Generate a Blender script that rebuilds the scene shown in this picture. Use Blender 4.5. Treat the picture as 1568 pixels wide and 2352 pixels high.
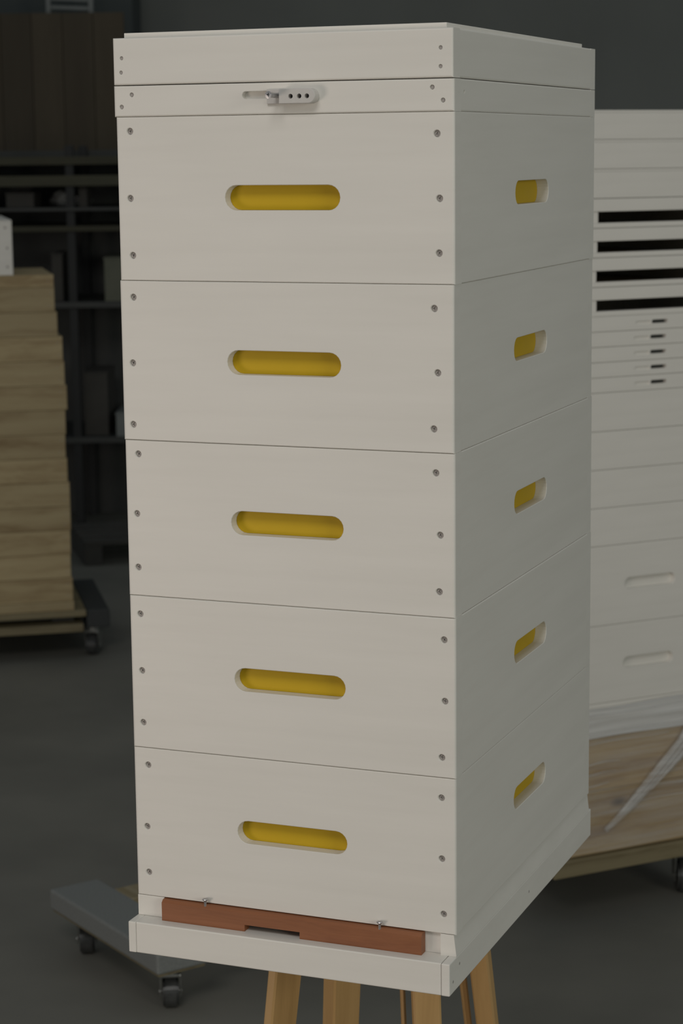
import bpy, bmesh, math, random
from mathutils import Vector, Matrix
from mathutils.geometry import delaunay_2d_cdt

for o in list(bpy.data.objects):
    bpy.data.objects.remove(o, do_unlink=True)
scene = bpy.context.scene
COL = scene.collection
random.seed(7)
ZF = 0.92            # height of the hive bottom joint above the workshop floor (metres)

# ------------------------------------------------------------------ camera
cam_d = bpy.data.cameras.new('camera')
cam = bpy.data.objects.new('camera', cam_d)
COL.objects.link(cam)
cam.location = (1.18092, -2.26563, 0.91409 + ZF)
cam.rotation_mode = 'XYZ'
cam.rotation_euler = (1.402595, 0.010784, 0.376313)
cam_d.sensor_fit = 'VERTICAL'
cam_d.sensor_height = 36.0
cam_d.sensor_width = 24.0
cam_d.lens = 4873.28 / 2352.0 * 36.0
cam_d.clip_start = 0.05
cam_d.clip_end = 60
cam_d.dof.use_dof = True
cam_d.dof.focus_distance = 2.55
cam_d.dof.aperture_fstop = 10.0
scene.camera = cam

# ------------------------------------------------------------------ world, lights, exposure
world = bpy.data.worlds.new('world')
scene.world = world
world.use_nodes = True
wbg = world.node_tree.nodes['Background']
wbg.inputs['Color'].default_value = (0.88, 0.97, 1.0, 1)
wbg.inputs['Strength'].default_value = 0.16

def area(name, loc, target, sx, sy, power, col):
    l = bpy.data.lights.new(name, 'AREA')
    l.shape = 'RECTANGLE'; l.size = sx; l.size_y = sy
    l.energy = power; l.color = col
    o = bpy.data.objects.new(name, l)
    COL.objects.link(o)
    o.location = loc
    d = Vector(target) - Vector(loc)
    o.rotation_euler = d.to_track_quat('-Z', 'Y').to_euler()
    return o

# daylight from the open gate at the left (warm, low), a high window behind, an added fill lamp at the right for the side faces
area('gate_daylight', (-2.1, -3.2, 0.75), (0.2, 0.0, 1.35), 1.3, 1.1, 32, (1.0, 0.845, 0.735))
area('high_window', (0.7, -4.3, 5.6), (0.25, 0.2, 1.2), 2.6, 1.7, 88, (1.0, 0.955, 0.915))
area('side_fill', (6.5, -3.0, 2.4), (0.4, 1.0, 1.2), 2.4, 2.0, 92, (1.0, 0.985, 0.87))
vs = scene.view_settings
vs.view_transform = 'Standard'
vs.look = 'None'
vs.gamma = 1.0
vs.use_curve_mapping = False
vs.exposure = 0.0

# ------------------------------------------------------------------ materials
MATS = {}
def new_mat(name):
    m = bpy.data.materials.new(name); m.use_nodes = True
    nt = m.node_tree
    b = nt.nodes['Principled BSDF']
    MATS[name] = m
    return m, nt, b

def noise_mat(name, c1, c2, scale=20, stretch=(1, 1, 1), rough=0.5, bump=0.0, bscale=None, metallic=0.0, detail=4, spec=0.5):
    m, nt, b = new_mat(name)
    tc = nt.nodes.new('ShaderNodeTexCoord')
    mp = nt.nodes.new('ShaderNodeMapping')
    mp.inputs['Scale'].default_value = stretch
    nz = nt.nodes.new('ShaderNodeTexNoise')
    nz.inputs['Scale'].default_value = scale
    nz.inputs['Detail'].default_value = detail
    cr = nt.nodes.new('ShaderNodeValToRGB')
    cr.color_ramp.elements[0].position = 0.3
    cr.color_ramp.elements[1].position = 0.7
    cr.color_ramp.elements[0].color = (*c1, 1)
    cr.color_ramp.elements[1].color = (*c2, 1)
    nt.links.new(tc.outputs['Object'], mp.inputs['Vector'])
    nt.links.new(mp.outputs['Vector'], nz.inputs['Vector'])
    nt.links.new(nz.outputs['Fac'], cr.inputs['Fac'])
    nt.links.new(cr.outputs['Color'], b.inputs['Base Color'])
    b.inputs['Roughness'].default_value = rough
    b.inputs['Metallic'].default_value = metallic
    b.inputs['Specular IOR Level'].default_value = spec
    if bump > 0:
        n2 = nt.nodes.new('ShaderNodeTexNoise')
        n2.inputs['Scale'].default_value = bscale or scale
        n2.inputs['Detail'].default_value = 5
        bp = nt.nodes.new('ShaderNodeBump')
        bp.inputs['Strength'].default_value = bump
        bp.inputs['Distance'].default_value = 0.001
        nt.links.new(mp.outputs['Vector'], n2.inputs['Vector'])
        nt.links.new(n2.outputs['Fac'], bp.inputs['Height'])
        nt.links.new(bp.outputs['Normal'], b.inputs['Normal'])
    return m

def wood_mat(name, light, mid, dark, axis=0, ring=26.0, rough=0.6, knots=True, knot_scale=5.0, contrast=1.0):
    """long-grain timber: stretched noise bands, fine fibre, a few knots; every object gets its own offset"""
    m, nt, b = new_mat(name)
    N = nt.nodes.new; L = nt.links.new
    tc = N('ShaderNodeTexCoord'); oi = N('ShaderNodeObjectInfo')
    add = N('ShaderNodeVectorMath'); add.operation = 'ADD'
    mul = N('ShaderNodeVectorMath'); mul.operation = 'SCALE'
    comb = N('ShaderNodeCombineXYZ')
    for i in range(3): L(oi.outputs['Random'], comb.inputs[i])
    L(comb.outputs[0], mul.inputs[0]); mul.inputs['Scale'].default_value = 37.0
    L(tc.outputs['Object'], add.inputs[0]); L(mul.outputs[0], add.inputs[1])
    st = [1.0, 1.0, 1.0]; st[axis] = 0.07
    mp = N('ShaderNodeMapping'); mp.inputs['Scale'].default_value = st
    L(add.outputs[0], mp.inputs['Vector'])
    warp = N('ShaderNodeTexNoise'); warp.inputs['Scale'].default_value = 3.0; warp.inputs['Detail'].default_value = 2
    L(add.outputs[0], warp.inputs['Vector'])
    wm = N('ShaderNodeVectorMath'); wm.operation = 'SCALE'; wm.inputs['Scale'].default_value = 0.05
    L(warp.outputs['Color'], wm.inputs[0])
    wadd = N('ShaderNodeVectorMath'); wadd.operation = 'ADD'
    L(mp.outputs[0], wadd.inputs[0]); L(wm.outputs[0], wadd.inputs[1])
    n1 = N('ShaderNodeTexNoise'); n1.inputs['Scale'].default_value = ring; n1.inputs['Detail'].default_value = 3
    L(wadd.outputs[0], n1.inputs['Vector'])
    n2 = N('ShaderNodeTexNoise'); n2.inputs['Scale'].default_value = ring * 9; n2.inputs['Detail'].default_value = 3
    L(wadd.outputs[0], n2.inputs['Vector'])
    mixn = N('ShaderNodeMix'); mixn.data_type = 'FLOAT'; mixn.inputs[0].default_value = 0.25
    L(n1.outputs['Fac'], mixn.inputs[2]); L(n2.outputs['Fac'], mixn.inputs[3])
    cr = N('ShaderNodeValToRGB')
    e = cr.color_ramp.elements
    e[0].position = 0.5 - 0.18 / contrast; e[0].color = (*dark, 1)
    e[1].position = 0.5 + 0.16 / contrast; e[1].color = (*light, 1)
    em = cr.color_ramp.elements.new(0.5); em.color = (*mid, 1)
    L(mixn.outputs[0], cr.inputs['Fac'])
    last = cr.outputs['Color']
    if knots:
        st2 = [1.0, 0.0, 1.0]; st2[axis] = 0.5
        mp2 = N('ShaderNodeMapping'); mp2.inputs['Scale'].default_value = st2
        L(add.outputs[0], mp2.inputs['Vector'])
        vo = N('ShaderNodeTexVoronoi'); vo.inputs['Scale'].default_value = knot_scale
        L(mp2.outputs[0], vo.inputs['Vector'])
        kr = N('ShaderNodeValToRGB')
        kr.color_ramp.elements[0].position = 0.030; kr.color_ramp.elements[0].color = (1, 1, 1, 1)
        kr.color_ramp.elements[1].position = 0.085; kr.color_ramp.elements[1].color = (0, 0, 0, 1)
        L(vo.outputs['Distance'], kr.inputs['Fac'])
        mx = N('ShaderNodeMix'); mx.data_type = 'RGBA'
        L(kr.outputs['Color'], mx.inputs[0]); L(last, mx.inputs[6])
        mx.inputs[7].default_value = (dark[0] * 0.35, dark[1] * 0.32, dark[2] * 0.35, 1)
        last = mx.outputs[2]
    hs = N('ShaderNodeHueSaturation'); rm = N('ShaderNodeMapRange')
    rm.inputs['To Min'].default_value = 0.86; rm.inputs['To Max'].default_value = 1.08
    L(oi.outputs['Random'], rm.inputs['Value']); L(rm.outputs['Result'], hs.inputs['Value']); L(last, hs.inputs['Color'])
    L(hs.outputs['Color'], b.inputs['Base Color'])
    b.inputs['Roughness'].default_value = rough
    bp = N('ShaderNodeBump'); bp.inputs['Strength'].default_value = 0.16; bp.inputs['Distance'].default_value = 0.0006
    L(n2.outputs['Fac'], bp.inputs['Height']); L(bp.outputs['Normal'], b.inputs['Normal'])
    return m

def plain(name, col, rough=0.5, metallic=0.0, spec=0.5):
    m, nt, b = new_mat(name)
    b.inputs['Base Color'].default_value = (*col, 1)
    b.inputs['Roughness'].default_value = rough
    b.inputs['Metallic'].default_value = metallic
    b.inputs['Specular IOR Level'].default_value = spec
    return m

WHITE = noise_mat('white_paint', (0.745, 0.725, 0.675), (0.785, 0.765, 0.715), scale=14, stretch=(0.25, 1, 3.0), rough=0.42, bump=0.10, bscale=70, spec=0.35)
YELLOW = noise_mat('yellow_plastic', (0.54, 0.360, 0.014), (0.58, 0.388, 0.017), scale=9, rough=0.5, spec=0.18)
PINE = wood_mat('raw_pine', (0.44, 0.355, 0.200), (0.40, 0.315, 0.172), (0.27, 0.19, 0.09), axis=0, ring=24, contrast=1.1)
PINE_DEEP = wood_mat('film_wrapped_pine', (0.50, 0.385, 0.225), (0.42, 0.305, 0.165), (0.27, 0.17, 0.08), axis=0, ring=16, contrast=1.1, knot_scale=5.5)
BEECH = wood_mat('beech', (0.64, 0.405, 0.170), (0.59, 0.365, 0.147), (0.51, 0.31, 0.12), axis=2, ring=30, knots=False, rough=0.45)
MAHOGANY = wood_mat('mahogany', (0.275, 0.105, 0.042), (0.240, 0.088, 0.034), (0.185, 0.064, 0.025), axis=0, ring=40, knots=False, rough=0.5)
PLANK = wood_mat('dolly_plank', (0.235, 0.200, 0.115), (0.205, 0.170, 0.095), (0.14, 0.11, 0.055), axis=0, ring=30, knots=False)
RAILWOOD = wood_mat('pale_rail_wood', (0.36, 0.31, 0.21), (0.32, 0.27, 0.17), (0.25, 0.20, 0.11), axis=0, ring=30, knots=False)
CARPET = noise_mat('grey_carpet', (0.165, 0.175, 0.170), (0.225, 0.235, 0.228), scale=300, rough=0.95, bump=0.6, bscale=420, spec=0.1)
CARPET_DARK = noise_mat('dark_carpet', (0.045, 0.048, 0.048), (0.07, 0.074, 0.074), scale=300, rough=0.95, bump=0.6, bscale=420, spec=0.1)
ZINC = noise_mat('zinc_screw', (0.42, 0.42, 0.43), (0.55, 0.55, 0.56), scale=200, rough=0.35, metallic=0.9)
SCREW = noise_mat('dull_screw', (0.30, 0.28, 0.265), (0.42, 0.395, 0.375), scale=250, rough=0.55, metallic=0.15)
PLUG = noise_mat('grey_plug_plastic', (0.57, 0.555, 0.53), (0.61, 0.595, 0.57), scale=40, rough=0.5, spec=0.3)
STEEL = noise_mat('caster_steel', (0.30, 0.31, 0.30), (0.42, 0.43, 0.41), scale=60, rough=0.32, metallic=0.85)
RUBBER = noise_mat('black_rubber', (0.018, 0.019, 0.02), (0.03, 0.031, 0.032), scale=60, rough=0.6)
GREYWHEEL = noise_mat('grey_wheel', (0.055, 0.058, 0.058), (0.085, 0.088, 0.086), scale=60, rough=0.3, metallic=0.3)
FLOOR = noise_mat('concrete_floor', (0.150, 0.148, 0.130), (0.195, 0.190, 0.166), scale=2.3, rough=0.62, bump=0.25, bscale=120, detail=8, spec=0.3)
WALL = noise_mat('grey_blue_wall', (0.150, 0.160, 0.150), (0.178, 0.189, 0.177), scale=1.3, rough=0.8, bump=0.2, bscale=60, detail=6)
BROWN = wood_mat('brown_panel', (0.075, 0.060, 0.038), (0.067, 0.053, 0.033), (0.058, 0.045, 0.028), axis=2, ring=9, knots=False, rough=0.75)
SHELFWOOD = wood_mat('shelf_board', (0.072, 0.070, 0.045), (0.062, 0.060, 0.038), (0.048, 0.045, 0.028), axis=0, ring=14, knots=False, rough=0.8)
SHELFDARK = noise_mat('shelf_steel', (0.038, 0.040, 0.038), (0.048, 0.051, 0.048), scale=8, rough=0.6)
POSTDARK = noise_mat('dark_post_steel', (0.018, 0.019, 0.019), (0.024, 0.025, 0.025), scale=8, rough=0.7)
SHADEDWALL = noise_mat('shaded_wall', (0.052, 0.062, 0.062), (0.064, 0.075, 0.075), scale=1.3, rough=0.85, bump=0.2, bscale=60, detail=6)  # wall colour darkened to imitate light fading towards the left
DARKBOX = noise_mat('dark_cardboard', (0.050, 0.048, 0.043), (0.068, 0.064, 0.056), scale=6, rough=0.9)
DUSKWHITE = noise_mat('dusty_grey_paint', (0.17, 0.185, 0.18), (0.21, 0.225, 0.22), scale=9, rough=0.7)
PALEGREEN = noise_mat('pale_olive_board', (0.115, 0.120, 0.090), (0.145, 0.148, 0.112), scale=9, rough=0.8)
BAG = noise_mat('plastic_bag', (0.36, 0.38, 0.38), (0.48, 0.50, 0.50), scale=30, rough=0.4)

def film_mat(name, alpha):
    m, nt, b = new_mat(name)
    out = [n for n in nt.nodes if n.type == 'OUTPUT_MATERIAL'][0]
    b.inputs['Base Color'].default_value = (0.80, 0.80, 0.79, 1)
    b.inputs['Roughness'].default_value = 0.28
    tr = nt.nodes.new('ShaderNodeBsdfTransparent')
    mx = nt.nodes.new('ShaderNodeMixShader')
    tc = nt.nodes.new('ShaderNodeTexCoord')
    mp = nt.nodes.new('ShaderNodeMapping'); mp.inputs['Scale'].default_value = (0.5, 1, 14)
    nz = nt.nodes.new('ShaderNodeTexNoise'); nz.inputs['Scale'].default_value = 6; nz.inputs['Detail'].default_value = 5
    mr = nt.nodes.new('ShaderNodeMapRange')
    mr.inputs['From Min'].default_value = 0.3; mr.inputs['From Max'].default_value = 0.7
    mr.inputs['To Min'].default_value = max(alpha - 0.14, 0.02); mr.inputs['To Max'].default_value = alpha + 0.14
    nt.links.new(tc.outputs['Object'], mp.inputs['Vector'])
    nt.links.new(mp.outputs['Vector'], nz.inputs['Vector'])
    nt.links.new(nz.outputs['Fac'], mr.inputs['Value'])
    nt.links.new(mr.outputs['Result'], mx.inputs['Fac'])
    nt.links.new(tr.outputs[0], mx.inputs[1])
    nt.links.new(b.outputs[0], mx.inputs[2])
    nt.links.new(mx.outputs[0], out.inputs['Surface'])
    return m
FILM_THIN = film_mat('stretch_film_thin', 0.17)
FILM_THICK = film_mat('stretch_film_thick', 0.62)
FILM_ROPE = film_mat('stretch_film_rope', 0.34)
FILM_FOLD = film_mat('stretch_film_fold', 0.34)

# ------------------------------------------------------------------ helpers
def tag(o, label, cat, group=None):
    o['label'] = label; o['category'] = cat
    if group: o['group'] = group
    return o

def struct(o):
    o['kind'] = 'structure'
    return o

def thing(name, loc, rz, label, cat, group=None):
    o = bpy.data.objects.new(name, None)
    o.empty_display_size = 0.05
    COL.objects.link(o)
    o.location = loc; o.rotation_euler = (0, 0, rz)
    tag(o, label, cat, group)
    return o

def link(name, me, mat=None, parent=None, loc=(0, 0, 0), rot=(0, 0, 0)):
    o = bpy.data.objects.new(name, me)
    COL.objects.link(o)
    if mat and len(me.materials) == 0: me.materials.append(mat)
    if parent: o.parent = parent
    o.location = loc; o.rotation_euler = rot
    return o

def mesh_from(bm, name):
    me = bpy.data.meshes.new(name)
    bmesh.ops.recalc_face_normals(bm, faces=bm.faces[:])
    bm.to_mesh(me); bm.free()
    return me

def add_box(bm, lo, hi, bev=0.0, seg=2):
    c = [(a + b) / 2 for a, b in zip(lo, hi)]
    s = [abs(b - a) for a, b in zip(lo, hi)]
    t = bmesh.new()
    bmesh.ops.create_cube(t, size=1.0, matrix=Matrix.Translation(c) @ Matrix.Diagonal((*s, 1)))
    if bev > 0:
        bmesh.ops.bevel(t, geom=t.edges[:], offset=bev, segments=seg, profile=0.5, affect='EDGES')
    tmp = bpy.data.meshes.new('tmp'); t.to_mesh(tmp); t.free()
    bm.from_mesh(tmp); bpy.data.meshes.remove(tmp)

def box_mesh(lo, hi, bev=0.0, seg=2, name='box'):
    bm = bmesh.new(); add_box(bm, lo, hi, bev, seg)
    return mesh_from(bm, name)

def add_cyl(bm, p0, p1, r0, r1=None, n=16):
    r1 = r0 if r1 is None else r1
    p0 = Vector(p0); p1 = Vector(p1); d = p1 - p0
    q = d.to_track_quat('Z', 'Y').to_matrix().to_4x4()
    bmesh.ops.create_cone(bm, cap_ends=True, segments=n, radius1=r0, radius2=r1, depth=d.length,
                          matrix=Matrix.Translation((p0 + p1) / 2) @ q)

def cyl_mesh(p0, p1, r0, r1=None, n=16, name='cyl'):
    bm = bmesh.new(); add_cyl(bm, p0, p1, r0, r1, n)
    return mesh_from(bm, name)

def circle(cx, cz, r, n=14):
    return [(cx + r * math.cos(2 * math.pi * i / n), cz + r * math.sin(2 * math.pi * i / n)) for i in range(n)]

def stadium(x0, x1, cz, r, n=10):
    pts = []
    for i in range(n + 1):
        a = -math.pi / 2 + math.pi * i / n
        pts.append((x1 - r + r * math.cos(a), cz + r * math.sin(a)))
    for i in range(n + 1):
        a = math.pi / 2 + math.pi * i / n
        pts.append((x0 + r + r * math.cos(a), cz + r * math.sin(a)))
    return pts

def inside(p, poly):
    c = False; n = len(poly); j = n - 1
    for i in range(n):
        if (poly[i][1] > p[1]) != (poly[j][1] > p[1]) and p[0] < (poly[j][0] - poly[i][0]) * (p[1] - poly[i][1]) / (poly[j][1] - poly[i][1]) + poly[i][0]:
            c = not c
        j = i
    return c

def scaled(poly, k):
    cx = sum(p[0] for p in poly) / len(poly); cz = sum(p[1] for p in poly) / len(poly)
    return [(cx + (x - cx) * k, cz + (z - cz) * k) for x, z in poly]

def shrink(poly, d):
    """move each point inwards by d along its normal (convex polygons, counter-clockwise)"""
    n = len(poly); out = []
    for i in range(n):
        a = Vector(poly[i - 1]); b = Vector(poly[i]); c = Vector(poly[(i + 1) % n])
        t = (c - a)
        if t.length < 1e-9: out.append(tuple(b)); continue
        t.normalize()
        out.append((b.x - t.y * d, b.y + t.x * d))
    return out

def board(w, h, t, holes=(), bev=(0.002, 0.002, 0.001, 0.001), seg=3, name='board'):
    """a board with its front in the plane y=0 facing -y, x 0..w, z 0..h, rounded front edges (left,right,bottom,top)
    and routed pockets: holes = [(polygon, depth, rim_chamfer, floor_scale)]"""
    bl, br, bb, bt = bev
    bm = bmesh.new()
    rings = []
    for k in range(seg + 1):
        a = (math.pi / 2) * k / seg
        u = 1 - math.sin(a); v = 1 - math.cos(a)       # inset factor, depth factor
        dep = max(bl, br, bb, bt) * v
        ring = []
        for (x, z) in ((bl * u, bb * u), (w - br * u, bb * u), (w - br * u, h - bt * u), (bl * u, h - bt * u)):
            ring.append(bm.verts.new((x, dep, z)))
        rings.append(ring)
    ring = [bm.verts.new((x, t, z)) for (x, z) in ((0, 0), (w, 0), (w, h), (0, h))]
    rings.append(ring)
    for a, b in zip(rings[:-1], rings[1:]):
        for i in range(4):
            j = (i + 1) % 4
            bm.faces.new((a[i], b[i], b[j], a[j]))
    bm.faces.new(rings[-1])
    outer = [(v.co.x, v.co.z) for v in rings[0]]
    if not holes:
        bm.faces.new(rings[0])
    else:
        pts = [Vector(p) for p in outer]; faces = [list(range(4))]
        for hp in holes:
            s = len(pts); pts += [Vector(p) for p in hp[0]]
            faces.append(list(range(s, s + len(hp[0]))))
        edges = []
        for f in faces:
            edges += [(f[i], f[(i + 1) % len(f)]) for i in range(len(f))]
        vo, eo, fo, ov, oe, of = delaunay_2d_cdt(pts, edges, [], 0, 1e-7)
        vmap = {}
        for i, orig in enumerate(ov):
            src = orig[0] if orig else None
            if src is not None and src < 4: vmap[i] = rings[0][src]
            else: vmap[i] = bm.verts.new((vo[i].x, 0, vo[i].y))
        back = {}
        for i, orig in enumerate(ov):
            for s in orig: back[s] = vmap[i]
        for f in fo:
            c = sum((vo[i] for i in f), Vector((0, 0))) / len(f)
            if any(inside(c, hp[0]) for hp in holes): continue
            try: bm.faces.new([vmap[i] for i in f])
            except ValueError: pass
        for hp, idx in zip(holes, faces[1:]):
            poly, depth, ch, fs = hp
            lip = [back[i] for i in idx]
            n = len(lip)
            levels = [lip]
            p2 = shrink(poly, ch)
            levels.append([bm.verts.new((x, ch, z)) for x, z in p2])
            p3 = scaled(p2, fs)
            levels.append([bm.verts.new((x, depth, z)) for x, z in p3])
            for a, b in zip(levels[:-1], levels[1:]):
                for i in range(n):
                    j = (i + 1) % n
                    bm.faces.new((a[i], b[i], b[j], a[j]))
            bm.faces.new(levels[-1])
    return mesh_from(bm, name)

def prism(poly, y0, y1, name='prism', ch=0.0):
    """polygon in xz extruded from y0 (front) to y1, with an optional front chamfer"""
    bm = bmesh.new()
    lv = []
    if ch > 0: lv.append([bm.verts.new((x, y0, z)) for x, z in shrink(poly, ch)])
    lv.append([bm.verts.new((x, y0 + ch, z)) for x, z in poly])
    lv.append([bm.verts.new((x, y1, z)) for x, z in poly])
    n = len(poly)
    for a, b in zip(lv[:-1], lv[1:]):
        for i in range(n):
            bm.faces.new((a[i], b[i], b[(i + 1) % n], a[(i + 1) % n]))
    bm.faces.new(lv[0]); bm.faces.new(lv[-1])
    return mesh_from(bm, name)

def screw_mesh(r, name='screw'):
    """countersunk head facing -y with a cross recess"""
    bm = bmesh.new()
    n = 16
    rim = [bm.verts.new((r * math.cos(2 * math.pi * i / n), 0, r * math.sin(2 * math.pi * i / n))) for i in range(n)]
    inn = []
    for i in range(n):
        k = 0.62 if i % 4 == 0 else (0.26 if i % 4 == 2 else 0.34)
        a = 2 * math.pi * i / n
        inn.append(bm.verts.new((r * k * math.cos(a), -0.0002, r * k * math.sin(a))))
    pit = [bm.verts.new((v.co.x * 0.6, 0.0022, v.co.z * 0.6)) for v in inn]
    base = [bm.verts.new((v.co.x * 0.5, 0.004, v.co.z * 0.5)) for v in rim]
    for a, b in ((rim, inn), (inn, pit), (rim, base)):
        for i in range(n):
            bm.faces.new((a[i], b[i], b[(i + 1) % n], a[(i + 1) % n]))
    bm.faces.new(pit); bm.faces.new(base)
    return mesh_from(bm, name)
SCREW_ME = screw_mesh(0.0040); SCREW_ME.materials.append(SCREW)
NAIL_ME = cyl_mesh((0, -0.0002, 0), (0, 0.002, 0), 0.0019, n=10, name='nail'); NAIL_ME.materials.append(SCREW)

W, D, H, T = 0.42, 0.602, 0.19142, 0.024
R90 = math.pi / 2
def slot(x0, x1, cz, r): return (stadium(x0, x1, cz, r), 0.0165, 0.0006, 1.0)
def shole(x, z, r=0.0047): return (circle(x, z, r), 0.0045, 0.0006, 0.92)
def nhole(x, z, r=0.0026): return (circle(x, z, r, 10), 0.0022, 0.0003, 0.9)
INS_ME = prism(stadium(0.1386 + 0.0008, 0.2834 - 0.0008, 0, 0.0142), 0.0150, 0.0164, 'handle_insert'); INS_ME.materials.append(YELLOW)

def shell(root, w, d, h, t, mat, front_holes=(), side_holes=(), bv=0.003, bh=0.0012, cache=None):
    """four boards of an open box under root; returns the front and right side boards"""
    key = cache
    if key and key in SHELLS:
        mf, ms, mb, msp = SHELLS[key]
    else:
        mf = board(w, h, t, front_holes, (bv, bv, bh, bh), name='front_board')
        ms = board(d - 2 * t, h, t, side_holes, (0, 0, bh, bh), name='side_board')
        mb = board(w, h, t, (), (bv, bv, bh, bh), name='back_board')
        msp = board(d - 2 * t, h, t, (), (0, 0, bh, bh), name='side_board_plain') if side_holes else ms
        for m in (mf, ms, mb, msp):
            if not m.materials: m.materials.append(mat)
        if key: SHELLS[key] = (mf, ms, mb, msp)
    f = link('front_board', mf, None, root)
    s = link('side_board', ms, None, root, (w, t, 0), (0, 0, R90))
    link('side_board', ms, None, root, (0, d - t, 0), (0, 0, -R90))
    link('back_board', mb, None, root, (w, d, 0), (0, 0, math.pi))
    return f, s
SHELLS = {}

# ------------------------------------------------------------------ setting
YAW = 0.376313      # the back of the hall stands at this angle to the hive
struct(link('floor', box_mesh((-14, -10, -0.1), (14, 20, 0.0), name='floor'), FLOOR))
wb = link('wall_back', box_mesh((-9, 0, 0), (9, 0.2, 5.0), name='wall_back'), WALL)
wb.location = (-3.4495, 9.4527, 0); wb.rotation_euler = (0, 0, YAW); struct(wb)

wl_ = link('wall_left_shade', box_mesh((-7.2, 0, 0), (0, 0.5, 5.0), name='wall_left_shade'), SHADEDWALL)  # added segment, its dark colour stands in for the dimmer left of the wall
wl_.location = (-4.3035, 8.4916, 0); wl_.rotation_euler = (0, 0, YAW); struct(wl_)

# ------------------------------------------------------------------ main hive
ORD = ['lowest of the five', 'second from the bottom', 'middle of the five', 'fourth from the bottom', 'uppermost of the five']
# screw holes measured on each box (x, z) and small stacking offsets (dx, dy)
SCR = [
    [(0.0194, 0.1692), (0.0159, 0.0898), (0.0166, 0.0306), (0.402, 0.1667), (0.4023, 0.0923), (0.4043, 0.0243)],
    [(0.0143, 0.1685), (0.0146, 0.0974), (0.0144, 0.0318), (0.4058, 0.1653), (0.4066, 0.0923), (0.4027, 0.0244)],
    [(0.0178, 0.1744), (0.0139, 0.1012), (0.0137, 0.0350), (0.3969, 0.1683), (0.4019, 0.0963), (0.4006, 0.0300)],
    [(0.0177, 0.1715), (0.0147, 0.0929), (0.0131, 0.0187), (0.3965, 0.1643), (0.4004, 0.0916), (0.3955, 0.0274)],
    [(0.0179, 0.1746), (0.0161, 0.0965), (0.0175, 0.0295), (0.3993, 0.1671), (0.4021, 0.0957), (0.4014, 0.0349)]]
OFF = [(0.0006, 0.0), (0.0008, -0.0006), (0.0, 0.0004), (-0.0007, 0.0), (0.0002, 0.0006)]
for k in range(5):
    bx = thing('hive_box', (OFF[k][0], OFF[k][1], ZF + H * k), 0,
               'white hive box with yellow handle slots in the front stack, ' + ORD[k], 'hive box', 'handle boxes of the tall white hive')
    fh = [slot(0.1386, 0.2834, 0.0970, 0.0150)] + [shole(x, z) for x, z in SCR[k]]
    sh = [slot(0.2310 - T, 0.3765 - T, 0.0970, 0.0150)]
    f, s = shell(bx, W, D, H - 0.0002, T, WHITE, fh, sh)
    link('handle_insert', INS_ME, None, f, (0, 0, 0.0970))
    link('handle_insert', INS_ME, None, s, (0.0927 - T, 0, 0.0970))
    for x, z in SCR[k]:
        link('screw', SCREW_ME, None, f, (x, 0.0028, z), (0, random.uniform(0, 1.5), 0))

# vent rim with sliding entrance
ZR = ZF + 5 * H
rim = thing('hive_spacer', (-0.0016, 0.0, ZR), 0, 'low white rim with a sliding vent plug, between roof and top box', 'hive rim')
RN = [(0.0236, 0.0253), (0.0101, 0.0115), (0.3960, 0.0265), (0.4086, 0.0121)]
f, s = shell(rim, W + 0.0016, D + 0.002, 0.0358, T, WHITE,
             [(stadium(0.165, 0.235, 0.0220, 0.0047), 0.0075, 0.0005, 1.0)] + [nhole(x, z, 0.003) for x, z in RN],
             [nhole(0.012, 0.022, 0.0022)], bh=0.0018)
for x, z in RN: link('nail', NAIL_ME, None, f, (x, 0.0013, z))
link('nail', NAIL_ME, None, s, (0.012, 0.0013, 0.022))
sl = link('vent_slider', prism([(0.1975, 0.0115), (0.2180, 0.0115), (0.2180, 0.0282), (0.1975, 0.0282)], -0.0035, 0.0, 'vent_slider', 0.0006), PLUG, rim)
padp = [(0.2168, 0.0112)] + [(0.2526 + 0.0085 * math.cos(a), 0.0197 + 0.0085 * math.sin(a)) for a in [(-90 + 180 * i / 14) * math.pi / 180 for i in range(15)]] + [(0.2168, 0.0282)]
def pad_with_holes():
    bm = bmesh.new()
    outer = shrink(padp, 0.0008)
    hs = [circle(x, 0.0195, 0.0028, 14) for x in (0.2312, 0.2418, 0.2512)]
    pts = [Vector(p) for p in outer]; faces = [list(range(len(outer)))]
    for h in hs:
        s0 = len(pts); pts += [Vector(p) for p in h]; faces.append(list(range(s0, s0 + len(h))))
    edges = [(g[i], g[(i + 1) % len(g)]) for g in faces for i in range(len(g))]
    vo, eo, fo, ov, oe, of = delaunay_2d_cdt(pts, edges, [], 0, 1e-7)
    vs_ = [bm.verts.new((p.x, -0.0135, p.y)) for p in vo]
    mp = {}
    for i, q in enumerate(ov):
        for s0 in q: mp[s0] = vs_[i]
    for g in fo:
        c = sum((vo[i] for i in g), Vector((0, 0))) / 3
        if not inside(c, outer) or any(inside(c, h) for h in hs): continue
        bm.faces.new([vs_[i] for i in g])
    for g in faces[1:]:
        top = [mp[i] for i in g]; bot = [bm.verts.new((v.co.x, -0.003, v.co.z)) for v in top]; n = len(g)
        for i in range(n): bm.faces.new((top[i], bot[i], bot[(i + 1) % n], top[(i + 1) % n]))
        bm.faces.new(bot)
    top = [mp[i] for i in faces[0]]; n = len(top)
    l1 = [bm.verts.new((x, -0.0127, z)) for x, z in padp]; l2 = [bm.verts.new((x, 0.0, z)) for x, z in padp]
    for a, b in ((top, l1), (l1, l2)):
        for i in range(n): bm.faces.new((a[i], b[i], b[(i + 1) % n], a[(i + 1) % n]))
    bm.faces.new(l2)
    return mesh_from(bm, 'vent_pad')
vp = link('vent_pad', pad_with_holes(), PLUG, rim)
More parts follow.
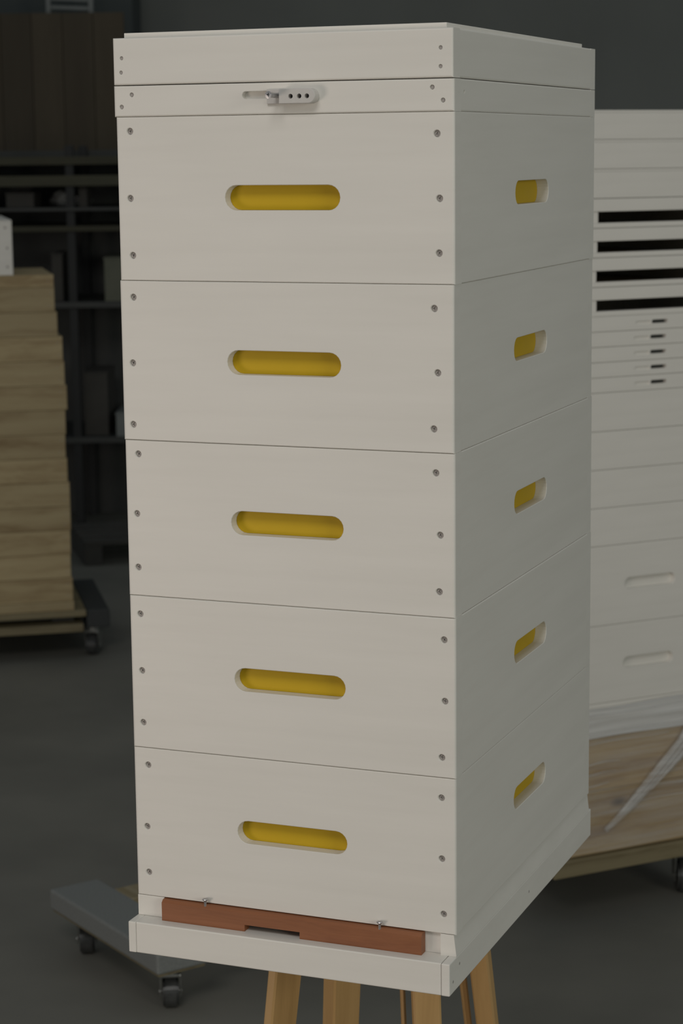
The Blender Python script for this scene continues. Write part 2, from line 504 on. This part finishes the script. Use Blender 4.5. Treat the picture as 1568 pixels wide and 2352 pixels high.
for x in (0.2312, 0.2418, 0.2512):
    link('vent_hole_shade', cyl_mesh((x, -0.0045, 0.0195), (x, -0.0031, 0.0195), 0.0027, n=12, name='hole_shade'), RUBBER, vp)  # near-black discs paint the shade inside the vent holes
ts = link('thumb_screw', cyl_mesh((0.2118, -0.001, 0.0208), (0.2118, -0.0285, 0.0211), 0.0031, n=12, name='shaft'), ZINC, rim)
hd = link('screw_head', screw_mesh(0.0042, 'head'), ZINC, ts, (0.2118, -0.0312, 0.0211))

# telescoping roof
ZT = ZF + 0.9938
roof = thing('hive_cover', (-0.0012, 0.0, ZT), 0, 'flat white wooden roof with a raised lid, on top of the tall hive', 'hive roof')
NN = [(0.0112, 0.0308), (0.0101, 0.0144), (0.4055, 0.0325), (0.4054, 0.0122)]
f, s = shell(roof, W + 0.0, D + 0.006, 0.0540, T, WHITE, [nhole(x, z) for x, z in NN], (), bv=0.0025, bh=0.0022)
for x, z in NN: link('nail', NAIL_ME, None, f, (x, 0.0013, z))
link('lid_panel', box_mesh((0.0105, 0.0095, 0.0541), (W - 0.0105, D - 0.026, 0.0600), 0.0006, name='lid_panel'), WHITE, roof)

# bottom board
bb = thing('hive_bottom_tray', (0, 0, ZF - 0.067), 0, 'white bottom board with landing ledge, under the tall hive', 'bottom board')
link('landing_strip', board(0.400, 0.040, 0.03, (), (0.0003, 0.0003, 0.0015, 0.0015), name='landing_strip'), WHITE, bb, (0.0099, -0.0245, 0))
def rail_mesh(x0, x1):
    return box_mesh((x0, -0.025, 0), (x1, D + 0.010, 0.040), 0.0013, name='side_rail')
rr = link('side_rail', rail_mesh(0.4102, 0.4208), WHITE, bb)
link('side_rail', rail_mesh(-0.0008, 0.0096), WHITE, bb)
for y, z in ((0.012, 0.028), (-0.012, 0.014), (0.30, 0.020)):
    link('nail', NAIL_ME, None, rr, (0.4207, y, z), (0, 0, R90))
link('deck_panel', box_mesh((0.0099, 0.006, 0.012), (0.4099, D + 0.008, 0.0398), name='deck_panel'), WHITE, bb)
def slanted_rail():
    bm = bmesh.new()
    ring = lambda y: [bm.verts.new(p) for p in ((0.401, y, 0.040), (0.4207, y, 0.0402), (0.4176, y, 0.0662), (0.4168, y, 0.0668), (0.401, y, 0.0668))]
    a, b = ring(0.0005), ring(D)
    for i in range(5): bm.faces.new((a[i], b[i], b[(i + 1) % 5], a[(i + 1) % 5]))
    bm.faces.new(a); bm.faces.new(b)
    return mesh_from(bm, 'slanted_rail')
link('upper_rail', slanted_rail(), WHITE, bb)
link('upper_rail', box_mesh((0.0005, 0.0005, 0.040), (0.0372, D, 0.0668), 0.001, name='upper_rail'), WHITE, bb)
link('entrance_cheek', box_mesh((0.372, 0.006, 0.040), (0.401, 0.05, 0.0668), name='entrance_cheek'), WHITE, bb)
link('back_rail', box_mesh((0.0374, D - 0.02, 0.040), (0.401, D, 0.0668), 0.001, name='back_rail'), WHITE, bb)

# entrance reducer in the slot
red = thing('entrance_reducer', (0.0, 0.0, ZF - 0.0269), 0, 'reddish-brown wooden entrance bar with a notch, on the landing ledge', 'entrance bar')
def reducer_mesh():
    bm = bmesh.new()
    x0, x1, n0, n1, h = 0.0380, 0.3800, 0.1505, 0.2235, 0.0262
    yb, yf, ch, nz = 0.0055, -0.0085, 0.0032, 0.0085
    prof = lambda x, zb: [(x, yf, zb), (x, yf, h - ch), (x, yf + ch * 1.2, h), (x, yb, h), (x, yb, zb)]
    cuts = [(x0, 0), (n0, 0), (n0, nz), (n1, nz), (n1, 0), (x1, 0)]
    rings = [[bm.verts.new(p) for p in prof(x, zb)] for x, zb in cuts]
    for a, b in zip(rings[:-1], rings[1:]):
        for i in range(5):
            j = (i + 1) % 5
            q = [a[i], a[j], b[j], b[i]]
            if len({tuple(round(c, 6) for c in v.co) for v in q}) < 3: continue
            try: bm.faces.new(q)
            except ValueError: pass
    bm.faces.new(rings[0]); bm.faces.new(rings[-1])
    bmesh.ops.remove_doubles(bm, verts=bm.verts[:], dist=1e-6)
    return mesh_from(bm, 'reducer')
link('bar', reducer_mesh(), MAHOGANY, red)
def pin_mesh():
    bm = bmesh.new()
    add_cyl(bm, (0, 0, 0), (0, 0, 0.0078), 0.0016, n=10)
    add_cyl(bm, (0, 0, 0.0064), (0, 0, 0.0086), 0.0016, 0.0040, n=12)
    add_cyl(bm, (0, 0, 0.0086), (0, 0, 0.0096), 0.0040, 0.0034, n=12)
    return mesh_from(bm, 'pin')
PIN = pin_mesh()
for x in (0.0965, 0.3262): link('pin_screw', PIN, ZINC, red, (x, -0.0052, 0.0245))

# ------------------------------------------------------------------ stool under the hive
cx, cy = 0.212, 0.30
stool = thing('wooden_stool', (cx, cy, 0), 0, 'tall beech stool with splayed legs, carrying the white hive', 'stool')
ST = ZF - 0.0672
link('seat', box_mesh((-0.12, -0.12, ST - 0.026), (0.12, 0.12, ST), 0.005, name='seat'), BEECH, stool)
def beam(p_top, p_bot, wide, thin, alpha, name='leg'):
    """tapering leg; alpha turns the wide face to the right of the line towards the viewer side of the room"""
    f0 = Vector((0.364, -0.916, 0)); r0 = Vector((0.930, 0.3675, 0))
    n = (f0 * math.cos(alpha) + r0 * math.sin(alpha)).normalized()
    u = Vector((-n.y, n.x, 0))
    bm = bmesh.new()
    rings = []
    for P, k in ((Vector(p_top), 1.0), (Vector(p_bot), 0.8)):
        ring = []
        hw, ht, c = wide / 2 * k, thin / 2 * k, 0.0025
        for a, b in ((-hw, -ht + c), (-hw + c, -ht), (hw - c, -ht), (hw, -ht + c), (hw, ht - c), (hw - c, ht), (-hw + c, ht), (-hw, ht - c)):
            ring.append(bm.verts.new(P + u * a - n * b))
        rings.append(ring)
    for i in range(8):
        bm.faces.new((rings[0][i], rings[1][i], rings[1][(i + 1) % 8], rings[0][(i + 1) % 8]))
    bm.faces.new(rings[0]); bm.faces.new(rings[1])
    return mesh_from(bm, name)
s_ = 0.085
zt = ST - 0.02
def leg(x, y, zref, sx, sy, wide, thin, al, name='leg', dx=0.0):
    k1, k2 = (zref - zt), zref
    pt = (x - cx + sx * k1, y - cy + sy * k1, zt)
    pb = (x - cx + sx * k2, y - cy + sy * k2, 0.0)
    return link(name, beam(pt, pb, wide, thin, al, name), BEECH, stool)
leg(0.1125, 0.20, ZF - 0.171, -s_, -s_, 0.060, 0.0155, math.radians(53))
leg(0.1150, 0.40, ZF - 0.257, -s_ * 0.9, s_, 0.050, 0.030, math.radians(36))
leg(0.3120, 0.20, ZF - 0.172, s_ * 0.8, -s_, 0.037, 0.030, math.radians(4))
leg(0.3240, 0.40, ZF - 0.216, s_, s_, 0.029, 0.024, math.radians(-16))
leg(0.2690, 0.23, ZF - 0.186, s_ * 0.8, -s_, 0.0062, 0.020, math.radians(4), 'brace')
leg(0.2885, 0.42, ZF - 0.224, s_, s_, 0.0105, 0.020, math.radians(4), 'brace')

# ------------------------------------------------------------------ casters and dollies
def caster_meshes(h):
    """plate, fork and wheel for a caster of total height h; origin on the floor under the wheel"""
    r = h * 0.36
    bm = bmesh.new()
    add_cyl(bm, (0, 0, h - 0.005), (0, 0, h), r * 0.88, n=24)
    add_cyl(bm, (0, 0, h - 0.016), (0, 0, h - 0.005), r * 0.62, n=18)
    plate = mesh_from(bm, 'plate')
    bm = bmesh.new()
    add_box(bm, (-r * 0.68, -r * 0.6, h - 0.024), (r * 0.68, r * 0.6, h - 0.016), 0.003)
    for s in (-1, 1):
        vs_ = []
        for (y, z) in ((-r * 0.62, h - 0.02), (r * 0.62, h - 0.02), (r * 0.28, r * 0.72), (-r * 0.28, r * 0.72)):
            vs_.append((y, z))
        a = [bm.verts.new((s * r * 0.58, y, z)) for y, z in vs_]
        b = [bm.verts.new((s * r * 0.67, y, z)) for y, z in vs_]
        bm.faces.new(a); bm.faces.new(b)
        for i in range(4): bm.faces.new((a[i], b[i], b[(i + 1) % 4], a[(i + 1) % 4]))
    add_cyl(bm, (-r * 0.72, 0, r), (r * 0.72, 0, r), r * 0.13, n=10)
    fork = mesh_from(bm, 'fork')
    bm = bmesh.new()
    add_cyl(bm, (-r * 0.36, 0, r), (r * 0.36, 0, r), r, n=28)
    add_cyl(bm, (-r * 0.50, 0, r), (r * 0.50, 0, r), r * 0.86, n=28)
    wheel = mesh_from(bm, 'wheel')
    return plate, fork, wheel
CM = {}
def caster(root, x, y, h, rz, wheelmat=RUBBER):
    key = (round(h, 4), wheelmat.name)
    if key not in CM:
        p, f, w = caster_meshes(h)
        p.materials.append(STEEL); f.materials.append(STEEL); w.materials.append(wheelmat)
        CM[key] = (p, f, w)
    p, f, w = CM[key]
    c = link('caster', p, None, root, (x, y, 0), (0, 0, rz))
    link('fork', f, None, c); link('wheel', w, None, c)
    return c

# empty carpeted dolly on the floor, left of the hive
hd_ = 0.150
dl = thing('carpet_dolly', (-1.2031, 1.8682, 0), math.radians(-34.1), 'empty dolly with grey carpeted end planks, on the floor left of the hive', 'dolly')
for y0 in (0.0, 0.46):
    link('carpet_plank', box_mesh((0, y0, hd_ - 0.0475), (0.509, y0 + 0.127, hd_), 0.006, 3, name='carpet_plank'), CARPET, dl)
    link('plywood_base', box_mesh((0.006, y0 + 0.006, hd_ - 0.0535), (0.503, y0 + 0.121, hd_ - 0.0477), 0.001, name='plywood_base'), PLANK, dl)
for x0 in (0.056, 0.370):
    link('cross_rail', box_mesh((x0, 0.128, hd_ - 0.050), (x0 + 0.085, 0.459, hd_ - 0.012), 0.003, name='cross_rail'), RAILWOOD, dl)
for x, y in ((0.060, 0.064), (0.449, 0.064), (0.060, 0.523), (0.449, 0.523)):
    caster(dl, x, y, hd_ - 0.0545, math.radians(62), GREYWHEEL)

# ------------------------------------------------------------------ right stack
RY = math.radians(47.8)
RP = Vector((-0.1114, 2.451, 0)); RA = Vector((math.cos(RY), math.sin(RY), 0))
def rs(z, off=0.0): return tuple(RP + RA * off + Vector((0, 0, ZF + z)))
z = -0.800
dr = thing('stack_dolly', tuple(RP), RY, 'low plank dolly carrying the tall white stack at the right', 'dolly')
zb = ZF + z
for y0 in (-0.012, 0.20, 0.41):
    link('plank', box_mesh((-0.055, y0, zb), (0.475, y0 + 0.19, zb + 0.041), 0.003, name='plank'), PLANK, dr)
for x, y in ((0.03, 0.40), (0.372, 0.06), (0.03, 0.53), (0.40, 0.52)):
    caster(dr, x, y, zb - 0.0005, math.radians(-25), GREYWHEEL)
z = -0.758
HP = 0.2888
pb_ = thing('deep_pine_box', rs(z), RY, 'deep bare pine box under stretch film, bottom of the right-hand stack', 'wooden box')
link('front_board', board(W, 0.1585, T, (), (0.004, 0.004, 0.006, 0.0008), name='pine_front_low'), PINE_DEEP, pb_)
link('front_board', board(W, 0.1295, T, (), (0.004, 0.004, 0.0008, 0.002), name='pine_front_high'), PINE_DEEP, pb_, (0, 0, 0.1590))
for nm, loc, rot, w_ in (('side_board', (W, T, 0), R90, D - 2 * T), ('side_board', (0, D - T, 0), -R90, D - 2 * T), ('back_board', (W, D, 0), math.pi, W)):
    link(nm, board(w_, HP - 0.0003, T, (), (0.0, 0.0, 0.004, 0.002), name='pine_' + nm), PINE_DEEP, pb_, loc, (0, 0, rot))
z += HP
GR = 'white parts stacked on the right-hand dolly'
def rstack(name, label, hh, holes=(), off=0.0, cat='hive box', cache=None, bh=0.0016, group=GR):
    global z
    t = thing(name, rs(z, off), RY, label, cat, group)
    f, s = shell(t, W, D, hh - 0.0004, T, WHITE, holes, (), bv=0.003, bh=bh, cache=cache)
    z += hh
    return t, f
rstack('hive_super', 'shallow white super under thick film bands, directly on the deep pine box', 0.0835, cache='low')
rstack('hive_box', 'white box with a routed handle groove, just above the film wrap', 0.1885,
       [(stadium(0.1386, 0.2834, 0.092, 0.0150), 0.012, 0.0012, 0.97)], 0.001)
rstack('hive_box', 'white box with a routed handle groove, under the four plain supers', 0.1914,
       [(stadium(0.1400, 0.2850, 0.096, 0.0150), 0.012, 0.0012, 0.97)], 0.002)
SUP = ['lowest', 'second lowest', 'second highest', 'highest']
for k in range(4):
    rstack('hive_super', 'plain shallow white super, %s of four in the right-hand stack' % SUP[k], 0.0905, (), [0.0, 0.002, -0.001, 0.001][k], cache='super')
RIM = ['bottom one', 'second from below', 'middle one', 'second from above', 'top one']
for k in range(5):
    t, f = rstack('hive_spacer', 'thin white rim with dark entrance slit, %s of five at right' % RIM[k], 0.03540,
                  [(stadium(0.2075, 0.2530, 0.0180, 0.0048), 0.022, 0.0004, 1.0), (stadium(0.162, 0.2045, 0.0160, 0.0050), 0.0030, 0.0006, 1.0)],
                  [0.001, 0.0, -0.0015, -0.002, 0.002][k], 'hive rim', 'rim', bh=0.0012)
    link('slit_shade', prism(stadium(0.2082, 0.2523, 0.0180, 0.0042), 0.0150, 0.0215, 'slit_shade'), SHELFDARK, f)  # dark plug stands in for the shade deep in the slit
BAS = ['lowest', 'second lowest', 'second highest', 'highest']
for k in range(4):
    hh = 0.0674
    t = thing('hive_bottom_tray', rs(z, [0, -0.001, 0.001, 0.0025][k]), RY, 'white floor board with long dark opening, %s of four at right' % BAS[k], 'bottom board', GR)
    link('top_strip', box_mesh((0, 0, 0.0372), (W, 0.022, hh - 0.0010), 0.0012, name='top_strip'), WHITE, t)
    link('bottom_lip', box_mesh((0, 0.001, 0), (W, 0.022, 0.0115), 0.0010, name='bottom_lip'), WHITE, t)
    for x0, x1 in ((0, 0.058), (W - 0.058, W)):
        link('end_post', box_mesh((x0, 0.003, 0.0117), (x1, 0.030, 0.0370), 0.0006, name='end_post'), WHITE, t)
    for x0 in (0, W - T):
        link('side_rail', box_mesh((x0, 0.0302, 0.0), (x0 + T, D, hh - 0.0012), name='side_rail'), WHITE, t)
    link('back_rail', box_mesh((T, D - 0.022, 0.0), (W - T, D, hh - 0.0012), name='back_rail'), WHITE, t)
    link('deck', box_mesh((T, 0.0225, hh - 0.012), (W - T, D - 0.0225, hh - 0.0014), name='deck'), PINE, t)
    z += hh
ROF = ['lowest', 'middle', 'top']
for k in range(3):
    hh = 0.0662
    t = thing('hive_cover', rs(z, [0.002, 0.0, 0.003][k]), RY, 'plain white roof, %s of three crowning the right-hand stack' % ROF[k], 'hive roof', GR)
    shell(t, W, D, 0.0600, T, WHITE, (), (), bv=0.0025, bh=0.0008, cache='roof')
    link('lid_panel', box_mesh((0.0006, 0.0006, 0.0602), (W - 0.0006, D - 0.0006, hh - 0.0006), 0.0006, name='lid_panel'), WHITE, t)
    z += hh

# stretch film around the foot of that stack
film = thing('stretch_film', rs(-0.758), RY, 'wrinkled clear stretch film wrapped round the foot of the white stack', 'plastic film')
def film_sheet(zlo, zhi, off, amp, nz_, seed, slope=0.0):
    """open wrap: left side, front, right side of the box, pushed out by off with horizontal wrinkles"""
    rnd = random.Random(seed)
    path = []
    o = off
    for i in range(7): path.append((-o, 0.30 - 0.30 * i / 6 - (o if i == 6 else 0)))
    for i in range(1, 25): path.append((-o + (W + 2 * o) * i / 24, -o))
    for i in range(1, 7): path.append((W + o, -o + 0.30 * i / 6))
    bm = bmesh.new(); grid = []
    ph = [rnd.uniform(0, 6.28) for _ in range(nz_ + 1)]
    am = [rnd.uniform(-1, 1) for _ in range(nz_ + 1)]
    for i, (x, y) in enumerate(path):
        row = []
        for j in range(nz_ + 1):
            zz = zlo + (zhi - zlo) * j / nz_
            a = am[j] * amp * (0.6 + 0.4 * math.sin(i * 0.35 + ph[j]))
            ox = -a if i <= 6 else (a if i > 30 else 0)
            oy = -a if 6 <= i <= 30 else 0
            wob = 0.25 * (zhi - zlo) / nz_ * math.sin(i * 0.22 + ph[j])
            row.append(bm.verts.new((x + ox, y + oy - amp, zz + wob + slope * (x / W))))
        grid.append(row)
    for i in range(len(grid) - 1):
        for j in range(nz_):
            f = bm.faces.new((grid[i][j], grid[i + 1][j], grid[i + 1][j + 1], grid[i][j + 1])); f.smooth = True
    return mesh_from(bm, 'film_sheet')
link('film_sheet', film_sheet(0.010, 0.300, 0.004, 0.0022, 26, 3), FILM_THIN, film)
link('film_band', film_sheet(0.293, 0.362, 0.009, 0.0035, 12, 5, 0.004), FILM_THICK, film)
def rope(pts, name, mat, n=10):
    bm = bmesh.new(); rings = []
    for i, (p, wv, tv) in enumerate(pts):
        p = Vector(p)
        q = Vector(pts[min(i + 1, len(pts) - 1)][0]) - Vector(pts[max(i - 1, 0)][0])
        d = q.normalized(); side = Vector((0, -1, 0)); up = d.cross(side).normalized()
        ring = []
        for k in range(n):
            a = 2 * math.pi * k / n
            rip = 1 + 0.22 * math.sin(3 * a + i * 0.7)
            ring.append(bm.verts.new(p + up * math.cos(a) * wv * rip + side * math.sin(a) * tv * rip))
        rings.append(ring)
    for a, b in zip(rings[:-1], rings[1:]):
        for k in range(n):
            f = bm.faces.new((a[k], b[k], b[(k + 1) % n], a[(k + 1) % n])); f.smooth = True
    bm.faces.new(rings[0]); bm.faces.new(rings[-1])
    link(name, mesh_from(bm, name), mat, film)
pts = []
for i in range(19):
    u = i / 18
    x = 0.440 - 0.350 * u; zz = 0.395 - 0.335 * u - 0.024 * math.sin(u * 3.1)
    pts.append(((x, -0.016 + 0.008 * u, zz), 0.034 - 0.028 * u, 0.0045 - 0.003 * u))
rope(pts, 'film_strand', FILM_ROPE, 14)
for k, (du, dz, wd_) in enumerate(((0.017, -0.013, 0.0045), (-0.012, 0.010, 0.0035), (0.003, -0.001, 0.003))):
    pk = [((p[0] + du * (1 - 0.7 * i / 18), p[1] - 0.003, p[2] + dz * (1 - 0.7 * i / 18)), wd_ * (1 - 0.75 * i / 18), 0.0016) for i, (p, a, b) in enumerate(pts[:13 + 2 * k])]
    rope(pk, 'film_strand', FILM_FOLD, 8)
for zz, x0, x1 in ((0.2935, 0.0, W), (0.3050, 0.0, W), (0.3300, 0.0, W), (0.3480, 0.0, W), (0.362, 0.0, W), (0.276, 0.0, 0.27), (0.226, 0.0, 0.13), (0.201, 0.0, 0.12), (0.172, 0.0, 0.10), (0.150, 0.18, W), (0.118, 0.14, W)):
    big = zz in (0.2935, 0.362)
    rope([((x0 + (x1 - x0) * i / 13, -0.0135 if zz > 0.29 else -0.0075, zz + 0.0018 * math.sin(i * 0.6 + zz * 40) + 0.004 * i / 13),
           (0.0030 if big else 0.0014) * (0.35 + 0.65 * math.sin(math.pi * (i + 1) / 15)), 0.0012) for i in range(14)], 'film_fold', FILM_THICK if big else FILM_FOLD, 6)

# ------------------------------------------------------------------ left pine stack
LY = math.radians(34.0)
# front-right foot of the stack
LP = Vector((-2.5520, 4.4634, 0)); LA = Vector((math.cos(LY), math.sin(LY), 0))
def lsp(z, off): return tuple(LP + LA * (off - W) + Vector((0, 0, z)))
LZ = ZF - 0.738
LOFF = [-0.000, -0.003, -0.008, -0.006, -0.003, -0.003, -0.009, -0.013, -0.010, -0.002, -0.008, -0.012, -0.028, -0.035, -0.036]
ld = thing('pine_stack_dolly', tuple(LP - LA * W), LY, 'plank dolly on dark casters under the bare pine stack at left', 'dolly')
link('plank', box_mesh((-0.15, -0.005, LZ - 0.024), (W + 0.042, 0.60, LZ - 0.0002), 0.003, name='plank'), PLANK, ld)
link('plank', box_mesh((-0.15, -0.020, LZ - 0.078), (W + 0.030, 0.10, LZ - 0.048), 0.003, name='plank'), PLANK, ld)
link('plank', box_mesh((-0.15, 0.48, LZ - 0.078), (W + 0.030, 0.60, LZ - 0.048), 0.003, name='plank'), PLANK, ld)
for y0 in (0.02, 0.50):
    for x0 in (-0.10, W - 0.08):
        link('spacer_block', box_mesh((x0, y0 + 0.03, LZ - 0.0478), (x0 + 0.08, y0 + 0.07, LZ - 0.0242), name='spacer_block'), SHELFDARK, ld)
link('carpet_plank', box_mesh((W + 0.044, 0.01, LZ - 0.072), (W + 0.130, 0.60, LZ - 0.004), 0.006, 3, name='carpet_plank'), CARPET_DARK, ld)
for x, y in ((W + 0.072, 0.06), (W + 0.072, 0.52), (-0.08, 0.10), (-0.08, 0.50)):
    caster(ld, x, y, LZ - 0.0725 if x > W else LZ - 0.0785, math.radians(-25), GREYWHEEL)
zz = LZ
LG = 'bare pine supers stacked on the left-hand dolly'
NTH = ['first', 'second', 'third', 'fourth', 'fifth', 'sixth', 'seventh', 'eighth', 'ninth', 'tenth', 'eleventh', 'twelfth', 'thirteenth']
for k in range(15):
    hh = 0.035 if k == 0 else (0.045 if k == 14 else 0.0885)
    if k == 0: nm, lb, ct = 'pine_spacer', 'thin bare pine rim at the very bottom of the left-hand stack', 'wooden frame'
    elif k == 14: nm, lb, ct = 'pine_cover', 'bare pine lid topping the left-hand stack, under a white box', 'wooden lid'
    else: nm, lb, ct = 'pine_super', 'bare pine super in the left-hand stack, %s up from the thin bottom rim' % NTH[k - 1], 'wooden frame'
    t = thing(nm, lsp(zz, LOFF[k]), LY, lb, ct, LG)
    f, s2 = shell(t, W, D if k < 14 else 0.50, hh - 0.0005, T, PINE, (), (), bv=0.003, bh=0.0022, cache='pine%.3f' % hh)
    for zn in ((0.25, 0.75) if hh > 0.05 else (0.5,)):
        link('nail', NAIL_ME, None, f, (W - 0.014 - random.uniform(0, 0.012), 0.0, hh * zn))
    if k == 14:
        link('lid_panel', box_mesh((T, T, hh - 0.012), (W - T, 0.50 - T, hh - 0.001), name='lid_panel'), PINE, t)
    zz += hh
wl = thing('hive_box', lsp(zz, -0.178), LY, 'pale white hive box standing on the bare pine stack, cut by the left edge', 'hive box')
shell(wl, W, D, H - 0.0003, T, WHITE, [shole(x, z_) for x, z_ in SCR[2][3:]], (), bv=0.003, bh=0.002)
link('cover_panel', box_mesh((0.0, 0.0, H), (W, D, H + 0.004), 0.001, name='cover_panel'), WHITE, wl)
for x, z_ in SCR[2][3:]:
    link('screw', SCREW_ME, None, wl, (x, 0.0028, z_))

# ------------------------------------------------------------------ things far behind on the left
# shelf rack
org = Vector((-4.3960, 6.5461, 0.0000))
rack = thing('shelf_rack', (org.x, org.y, 0), YAW, 'dark loaded shelf rack along the back wall at left', 'shelf rack')
rx = Vector((math.cos(YAW), math.sin(YAW)))
Wr = 1.1682
for xp in (0.1439, 0.6497, 1.1362):
    for y0 in (0.0, 0.55):
        link('post', box_mesh((xp - 0.02, y0, 0), (xp + 0.02, y0 + 0.05, 1.8775), 0.003, name='post'), POSTDARK, rack)
for (pt_, pb__, m) in ((1.8249, 1.7870, SHELFWOOD), (1.7366, 1.6861, SHELFWOOD), (1.5851, 1.5682, SHELFDARK), (1.4967, 1.4715, SHELFWOOD), (1.1349, 1.1054, SHELFDARK), (0.4785, 0.4490, SHELFDARK)):
    link('shelf_board', box_mesh((0, -0.012, pb__), (Wr, 0.62, pt_), 0.003, name='shelf_board'), m, rack)
link('back_sheet', box_mesh((0, 0.625, 0), (Wr, 0.64, 1.8565), name='back_sheet'), SHELFDARK, rack)
# tall brown panel standing above and behind the rack
q = Vector((-4.8522, 7.6781, 1.8746))
bp = thing('plywood_sheet', (q.x, q.y, 0), YAW, 'large dark brown wooden panel behind the shelf rack', 'panel')
xw = 0.8162
zt_ = 2.5716
for i in range(5):
    link('panel_board', box_mesh((xw * i / 5 + 0.001, 0, 0), (xw * (i + 1) / 5 - 0.001, 0.03, zt_), 0.002, name='panel_board'), BROWN, bp)
# slatted frame on top of the panel
q = Vector((-4.5307, 7.9320, 2.5654))
sf = thing('slatted_frame', (q.x, q.y, zt_), YAW, 'grey slatted frame standing on top of the brown panel', 'frame')
wd = 0.2504
for x0 in (0.0, wd - 0.024):
    link('upright', box_mesh((x0, 0.0, 0.0), (x0 + 0.024, 0.03, 0.30), 0.003, name='upright'), DUSKWHITE, sf)
for i in range(4):
    link('slat', box_mesh((0.024, 0.004, 0), (wd - 0.024, 0.02, 0.018), 0.002, name='slat'), DUSKWHITE, sf, (0, 0, 0.030 + 0.045 * i), (0, math.radians(2.5), 0))
# pale bag on the shelf
q = Vector((-3.9203, 6.9909, 1.5829))
bag = thing('plastic_bag', (q.x, q.y, 1.5851 + 0.001), YAW, 'crumpled pale plastic bag lying on the dark shelf', 'bag')
def bag_mesh():
    bm = bmesh.new()
    bmesh.ops.create_icosphere(bm, subdivisions=4, radius=1.0)
    rnd = random.Random(4)
    from mathutils import noise
    for v in bm.verts:
        n = noise.noise(v.co * 2.3 + Vector((3, 1, 7))) * 0.35 + noise.noise(v.co * 6) * 0.14
        c = v.co * (1 + n)
        prof = 0.06 + 0.04 * math.exp(-((c.x + 0.35) / 0.4) ** 2)
        v.co = Vector((c.x * 0.100, c.y * 0.07, max(0.0, (c.z * 0.5 + 0.35) * prof)))
    for f in bm.faces: f.smooth = True
    return mesh_from(bm, 'bag')
link('crumpled_sack', bag_mesh(), BAG, bag, (0, 0.085, 0))
# grey tin hanging under a shelf, pale board, white box edge, dark boxes
def crate_bits(root, w_, h_, dp, mat):
    t = 0.012
    link('front_panel', box_mesh((0, 0, 0), (w_, t, h_), 0.002, name='front_panel'), mat, root)
    link('back_panel', box_mesh((0, dp - t, 0), (w_, dp, h_), 0.002, name='back_panel'), mat, root)
    link('side_panel', box_mesh((0, t, 0), (t, dp - t, h_), 0.001, name='side_panel'), mat, root)
    link('side_panel', box_mesh((w_ - t, t, 0), (w_, dp - t, h_), 0.001, name='side_panel'), mat, root)
    link('lid', box_mesh((-0.003, -0.003, h_), (w_ + 0.003, dp + 0.003, h_ + 0.01), 0.002, name='lid'), mat, root)
def crate_on(name, x0, x1, sh, hgt, dp, mat, label, cat, yo=0.05):
    b = Vector((org.x, org.y, 0)) + Vector((rx.x, rx.y, 0)) * x0 + Vector((-rx.y, rx.x, 0)) * yo
    root = thing(name, (b.x, b.y, sh + 0.0005), YAW, label, cat)
    crate_bits(root, x1 - x0, hgt, dp, mat)
crate_on('storage_crate', 0.5451, 0.5963, 1.1349, 0.22, 0.30, DARKBOX, 'dim storage crate on the shelf right of the pine stack', 'crate')
crate_on('storage_crate', 0.6817, 0.7969, 0.4785, 0.30, 0.34, DARKBOX, 'dark wide crate on the lowest shelf beside the pine stack', 'crate')
crate_on('storage_crate', 0.3360, 0.4683, 1.5851, 0.06, 0.34, DARKBOX, 'low dark crate on the shelf left of the pale bag', 'crate')
crate_on('storage_crate', 0.6859, 0.7244, 1.5851, 0.085, 0.20, DARKBOX, 'small dark crate on the shelf right of the pale bag', 'crate')
crate_on('storage_crate', 0.8033, 0.9762, 1.1349, 1.3452 - 1.1349 - 0.01, 0.40, PALEGREEN, 'pale olive crate on a back shelf, peeking out behind the hive', 'crate', 0.0)
crate_on('storage_crate', 0.8396, 1.0188, 0.4785, 0.5942 - 0.4785 - 0.01, 0.40, DUSKWHITE, 'pale grey crate on the lowest shelf at the left edge of the hive', 'crate', 0.0)
# dark pallet lying on the floor at the back
q = Vector((-3.3611, 6.0371, 0.1049))
pl_ = thing('dark_pallet', (q.x, q.y, 0), YAW + 0.25, 'dark low pallet on the floor in front of the shelf rack', 'pallet')
for i in range(4):
    link('slat', box_mesh((0, 0.02 + 0.13 * i, 0.09), (0.8, 0.12 + 0.13 * i, 0.112), 0.003, name='slat'), DARKBOX, pl_)
for x0 in (0.0, 0.36, 0.72):
    link('bearer', box_mesh((x0, 0.02, 0), (x0 + 0.08, 0.51, 0.0898), 0.003, name='bearer'), DARKBOX, pl_)
